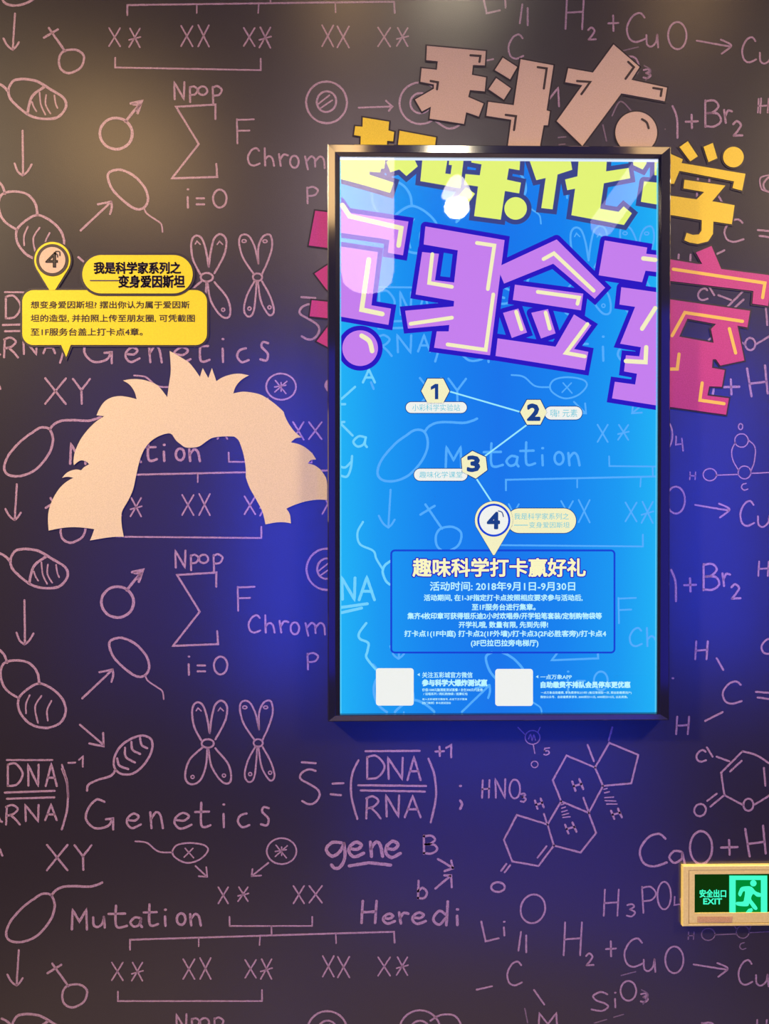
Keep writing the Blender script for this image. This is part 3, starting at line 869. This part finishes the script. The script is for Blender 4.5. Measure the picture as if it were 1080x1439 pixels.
pletter('pink purple character cut by the left edge of the poster', [
  [pd('G','130,300 190,388 470,430 445,585 375,573 382,515 345,508 130,478')], [pd('G','130,540 330,570 300,815 390,830 378,905 130,862')], [cd_('G',248,1012,82)]], LP, LV, [''':G 6.5
-150,330 200,405 437,460 425,540; -288,605 255,835 350,855; ~255,955 290,980 303,1025'''])
pletter('pink purple character yan in the middle of the poster', [
  [pd('G','548,452 912,515 845,1045 588,1010 600,935 655,935 658,905 468,922 455,840 678,820 680,795 503,765 533,570 610,578 592,700 680,710 697,562 540,535')],
  [pd('H','160,483 370,692 325,740 145,588 -68,674 -98,603')], [pd('H','-21,679 275,718 265,790 -30,745')], [pd('G','905,850 975,830 1015,940 945,965')],
  [pd('H','50,801 122,785 155,890 92,912')], [pd('H','235,808 310,855 235,958 297,970 282,1050 -105,988 -96,912 155,948')]], LP, LV, [''':G 5.2
-785,528 865,540 835,740; -580,580 565,712 670,730; -480,900 670,872; -860,765 825,1020 650,995; -965,845 990,925
:H 5.2
-103,568 148,543 320,705; -78,710 257,735 250,762; -112,800 130,870; -293,850 200,975 282,990'''])
pletter('pink purple character shi cut by the right edge of the poster', [
  [pd('H','368,487 552,518 548,545 640,555 640,630 545,618 530,668 342,638')],
  [pd('H','440,690 640,718 640,1210 400,1172 412,1100 500,1112 508,1065 452,1055 460,985 518,990 525,950 435,935 500,775 432,765')]], LP, LV, [''':H 6
-535,565 640,578; -600,760 530,870; -548,950 545,1015 460,1010'''])

# route diagram
def pshape(name, pts, m, d=D_FILL, border=None, bw=1.2):
    l = [xz(p, d) for p in pts]
    if border is not None: MB().add(ribbon(l, 2*bw*PXM, -d+.0001, 0, True)).build(name+'_outline', border, po)
    return MB().add(prism([l], -d+.00005, -d-.0002)).build(name, m, po)
def pline(name, pts, w, m, d=D_LINE+.0001):
    return MB().add(ribbon([xz(p, d) for p in pts], w*PXM, -d)).build(name, m, po)
def ptext(s, x0, y0, x1, y1, m, b=.0, nm='text_line', under=None, uw=.05, d=D_HI+.0002): return text(s, x0, y0, x1, y1, d, m, po, nm, b, under, uw)
pline('route_line', [(631,550),(731,579)], 2.2, M['lit_route']); pline('route_line', [(740,597),(681,641)], 2.2, M['lit_route']); pline('route_line', [(668,671),(691,706)], 2.2, M['lit_route'])
h1 = [px('I', p) for p in ((612,300),(650,225),(745,225),(783,300),(745,372),(650,372))]
h2 = [px('J', p) for p in ((195,383),(232,316),(304,316),(338,383),(304,450),(232,450))]
h3 = [px('I', p) for p in ((922,664),(1003,702),(1012,780),(942,832),(862,790),(855,710))]
def hexa(h, n, b): 
    pshape('route_marker', h, M['lit_cream'], D_HI, M['lit_navy'], 1.2)
    if n == '1': pshape('numeral', [(605,543.5),(611,539.5),(615.5,539.5),(615.5,561),(610.8,561),(610.8,545.3),(605,548)][::-1], M['lit_navy'], D_HI+.0005)
    else: ptext(n, *b, M['lit_navy'], .05, 'numeral', d=D_HI+.0005)
def pill(x0, y0, x1, y1, s, tb, m='lit_white'):
    pshape('label_pill', rrect(x0, y0, x1, y1, 30), M[m], D_FILL, M['lit_navy'], 1.0); ptext(s, *tb, M['lit_teal'], 0, d=D_HI)
pill(570,565,655.5,580.3,'小彩科学实验站',(579,568,646,577.5)); pill(765,571.3,817.5,589.5,'嗨! 元素',(773,575,811,586)); pill(581.5,658.7,656.5,675.5,'趣味化学课堂',(589,662.5,649.5,671.5))
pill(712,714.5,809,749,'我是科学家系列之',(722,721,799,730),'lit_cream'); ptext('变身爱因斯坦', 743, 733.5, 800, 742, M['lit_teal'], 0, d=D_HI); pline('dash', [(722,738),(741,738)], 1, M['lit_teal'], D_HI)
hexa(h1, '1', (607,539.5,615.5,561)); hexa(h2, '2', (741.5,568.5,757.5,590)); hexa(h3, '3', (657,641.5,673,662))
pinp = [(693.5+26.5*math.cos(math.radians(a)), 731+26.5*math.sin(math.radians(a))) for a in range(160, 381, 6)] + [(694.5,780),(692.5,780)]
pshape('route_pin', pinp, M['lit_cream'], D_HI, M['lit_navy'], .6)
pshape('pin_ring', circ(693.5,731,23.2), M['lit_blue'], D_HI+.0003); pshape('pin_disc', circ(693.5,731,20.3), M['lit_white'], D_HI+.0006)
text('4', 685, 720.5, 701, 742.5, D_HI+.001, M['lit_navy'], po, 'numeral', .04)
MB().add(ribbon([xz(p, D_HI+.001) for p in catmull([(700,718),(705,720),(707,726)])], 1.4*PXM, -D_HI-.001)).build('signal_arc', M['lit_navy'], po)
# info box
fb_ = rrect(549.5, 773.5, 863, 917, 5, 5)
MB().add(ribbon([xz(p, D_OUT) for p in fb_], 2.6*PXM, -D_OUT, 0, True)).build('text_box_border', M['lit_blue'], po)
ptext('趣味科学打卡赢好礼', 580, 785, 822, 810, M['lit_cream'], .03, 'poster_heading', M['lit_violet'], .085)
ptext('活动时间: 2018年9月1日-9月30日', 604, 817.5, 807.5, 830, M['lit_text'], .02)
ptext('活动期间, 在1-3F指定打卡点按照相应要求参与活动后,', 595.5, 835.5, 818, 844.5, M['lit_text'], .03)
ptext('至1F服务台进行集章。', 663, 848.5, 752, 857.5, M['lit_text'], .03)
ptext('集齐4枚印章可获得银乐迪2小时欢唱券/开学铅笔套装/定制购物袋等', 572.5, 861, 845, 870, M['lit_text'], .03)
ptext('开学礼哦, 数量有限, 先到先得!', 644.5, 873.5, 769.5, 882.5, M['lit_text'], .03)
ptext('打卡点1(1F中庭) 打卡点2(1F外墙)/打卡点3(2F必胜客旁)/打卡点4', 568, 886, 851, 896, M['lit_text'], .03)
ptext('(3F巴拉巴拉旁电梯厅)', 661.5, 899, 756, 909.5, M['lit_text'], .03)
pshape('blank_code_tile', rrect(528,939,581,991.5,4), M['lit_white'], D_FILL); pshape('blank_code_tile', rrect(695.5,940,748.5,992,4), M['lit_white'], D_FILL)
pshape('pointer_triangle', [(586,948),(589.5,945.8),(589.5,950.2)], M['lit_text']); pshape('pointer_triangle', [(752.5,951),(756,948.8),(756,953.2)], M['lit_text'])
ptext('关注五彩城官方微信', 593, 944.5, 663.5, 952.5, M['lit_text'], .02)
ptext('参与科学大爆炸测试赢', 593, 955, 684, 964, M['lit_text'], .05)
ptext('价值1588元脑潜能测试套餐 / 合生300元代金券', 593, 967.3, 678, 971.5, M['lit_text'], .02)
ptext('/ 话唱系列 / 网红购物袋 / 按摩红包', 594.7, 973.2, 656.7, 977, M['lit_text'], .02)
ptext('进入五彩城官方微信号, 点击下方子菜单', 593, 981, 656, 984.2, M['lit_text'], .02)
ptext('【热门推荐】参与测试活动', 593, 986.2, 633, 989.4, M['lit_text'], .02)
ptext('一点万象APP', 759, 948, 803, 954.5, M['lit_text'], .02)
ptext('自助缴费不排队会员停车更优惠', 759.6, 958, 885, 966.5, M['lit_text'], .05)
ptext('一点万象自助缴费, 享免费停车2小时! (每日限领取一次, 限自助缴费用户)', 759.6, 971.5, 887, 975.7, M['lit_text'], .02)
ptext('微信公众号、自助缴费享停车, 2000积分=1元, 4000积分=2元, 以此类推。', 759, 977.6, 881.7, 981.3, M['lit_text'], .02)

# ------------------------------------------------------------ exit sign
DX = .011
a = xz(px('X', (75, 100)), DX); b = xz(px('X', (75, 808)), DX); wR = (838-75)*2/8.308*PXM
x0, z1 = a; z0 = b[1]; x1 = x0 + wR
ex = empty('exit_sign', ((x0+x1)/2, 0, z0)); tag(ex, 'green lit exit sign with running figure in a cream plastic case', 'exit sign')
def xp(x, y, d=DX): return xz(px('X', (x, y)), d)
def frame_ring(name, outer, inner, y0, y1, m, bev=.0015):
    """rectangular ring with a small rounded front edge"""
    vs, fs = [], []
    L = [(outer, y0), (outer, y1+bev), (tuple(o+s*bev for o, s in zip(outer, (1,1,-1,-1))), y1), (inner, y1), (inner, y0)]
    for r, y in L:
        for c in corners(r): vs.append((c[0], y, c[1]))
    for k in range(len(L)-1):
        for i in range(4):
            j = (i+1) % 4; fs.append((4*k+i, 4*k+j, 4*k+4+j, 4*k+4+i))
    return obj(name, vs, fs, m, ex)
gx = 1600
r_out = (x0, z0, x1, z1)
r_gr = (xp(143,0)[0], xp(0,778)[1], x1-(xp(143,0)[0]-x0), xp(0,150)[1])
w_ = .0012
r_gr2 = (r_gr[0]+w_, r_gr[1]+w_, r_gr[2]-w_, r_gr[3]-w_)
r_in = (xp(215,0)[0], xp(0,655)[1], x1-(xp(215,0)[0]-x0), xp(0,200)[1])
frame_ring('case_rim', r_out, r_gr, -.0005, -DX, M['plastic'])
frame_ring('case_groove', r_gr, r_gr2, -.001, -DX+.0025, M['groove'], 0)
frame_ring('case_face', r_gr2, r_in, -.001, -DX+.0006, M['plastic'], .0006)
dsp = box('display_panel', (r_in[0]+.0003, -DX+.004, r_in[1]+.0003), (r_in[2]-.0003, -.001, r_in[3]-.0003), M['exit_dark'], ex)
DD = DX-.0038
def xs(name, s, m, d=DD):
    l = [xp(*[float(t) for t in q.split(',')], d) for q in s.split()]
    return MB().add(prism([l], -d, -d-.0004)).build(name, m, ex)
xs('lit_door_field', '612,205 1062,205 1062,650 612,650', M['exit_mid'], DD)
for s in ('618,212 1058,212 1058,262 618,262', '618,262 690,262 690,648 618,648', '985,262 1058,262 1058,648 985,648'): xs('door_symbol', s, M['exit_green'], DD+.0006)
man = catmull([(760,345),(830,335),(880,345),(925,395),(985,420),(985,455),(935,455),(895,425),(870,480),(905,530),(945,590),(925,612),(890,590),(850,535),(835,565),(770,568),(700,555),(700,520),(775,515),(790,480),(800,400),(775,400),(748,455),(720,430),(735,380)], True, 3)[:-1]
ml = [xp(p[0], p[1], DD+.0006) for p in man]
MB().add(prism([ml], -DD-.0006, -DD-.001)).build('running_figure', M['exit_green'], ex)
MB().add(prism([[xp(p[0], p[1], DD+.0006) for p in circ(897,300,37)]], -DD-.0006, -DD-.001)).build('figure_head', M['exit_green'], ex)
MB().add(prism([[xp(p[0], p[1], DD+.0006) for p in [(808,640),(840,600),(880,590),(892,615),(870,645)]]], -DD-.0006, -DD-.001)).build('figure_foot', M['exit_green'], ex)
tp = lambda x, y: px('X', (x, y))
text('安全出口', *tp(272,375), *tp(578,465), DD+.0004, M['exit_green'], ex, 'sign_text', .03)
text('EXIT', *tp(315,480), *tp(530,545), DD+.0004, M['exit_green'], ex, 'sign_text', .03)
xs('brown_label', '245,688 655,688 645,755 245,755', M['label'], DX-.0004)

# ------------------------------------------------------------ a lamp and added glowing shapes that the glass reflects
n = 32; lp = downlight_pos
dl = empty('hanging_lamp', (lp.x, lp.y, lp.z)); tag(dl, 'small white glass lamp hanging behind the viewer', 'lamp')
def lathe(prof, c, n=32):
    vs = [(c.x+r*math.cos(2*math.pi*i/n), c.y+r*math.sin(2*math.pi*i/n), c.z+z) for r, z in prof for i in range(n)]
    m = len(prof)
    return vs, [(k*n+i, k*n+(i+1) % n, (k+1)*n+(i+1) % n, (k+1)*n+i) for k in range(m-1) for i in range(n)] + [tuple(range(n)), tuple(range((m-1)*n, m*n))]
obj('lamp_globe', *lathe([(.01,-.11),(.045,-.10),(.066,-.075),(.07,-.05),(.06,-.02)], lp), emis('white_lamp_glass', (1,.93,.88), 26), dl)
obj('lamp_shade', *lathe([(.055,.0),(.085,.01),(.07,.05),(.04,.10),(.015,.12)], lp), emis('lit_lamp_shade', (1,.90,.88), 11), dl)
box('hanging_rod', (lp.x-.004, lp.y-.004, lp.z+.12), (lp.x+.004, lp.y+.004, 3.7), M['metal'], dl)
# glowing bar added to give the pale diagonal reflection
A_ = mirror_pos(925, 205, 2.4); B_ = mirror_pos(835, 330, 2.4); dv = (B_-A_); L_ = dv.length; mt = Matrix.Translation((A_+B_)/2) @ dv.to_track_quat('Z', 'Y').to_matrix().to_4x4()
vs, fs = lathe([(.04,-L_/2),(.065,-L_/2+.03),(.065,L_/2-.03),(.04,L_/2)], Vector((0,0,0)), 20)
lt = empty('slanting_glow_bar', A_); tag(lt, 'slanting mauve glowing bar added behind the viewer on the right for its reflection', 'lamp')
obj('tube', [tuple(mt @ Vector(v)) for v in vs], fs, emis('mauve_glow', (.75, .55, 1), 3.5), lt)
box('hanging_rod', (A_.x-.004, A_.y-.004, A_.z), (A_.x+.004, A_.y+.004, 3.7), M['metal'], lt)
# tall glowing form added to give the pink veil reflection
lp = pink_glow_pos; n = 24
prof_l = [(.02,-.50),(.10,-.485),(.15,-.44),(.165,-.36),(.165,.36),(.15,.42),(.10,.46),(.02,.47)]
vs = [(lp.x+r*math.cos(2*math.pi*i/n), lp.y+r*math.sin(2*math.pi*i/n), lp.z+z) for r, z in prof_l for i in range(n)]
fs = [(k*n+i, k*n+(i+1) % n, (k+1)*n+(i+1) % n, (k+1)*n+i) for k in range(len(prof_l)-1) for i in range(n)] + [tuple(range(n)), tuple(range((len(prof_l)-1)*n, len(prof_l)*n))]
le = empty('pink_veil_glow', (lp.x, lp.y, lp.z-.5)); tag(le, 'tall pink glowing form added behind the viewer for its reflection', 'lamp')
obj('pink_glow_body', vs, fs, emis('pink_glow', (1, .72, .76), 6.5), le)
box('hanging_rod', (lp.x-.006, lp.y-.006, lp.z+.465), (lp.x+.006, lp.y+.006, 3.7), M['metal'], le)
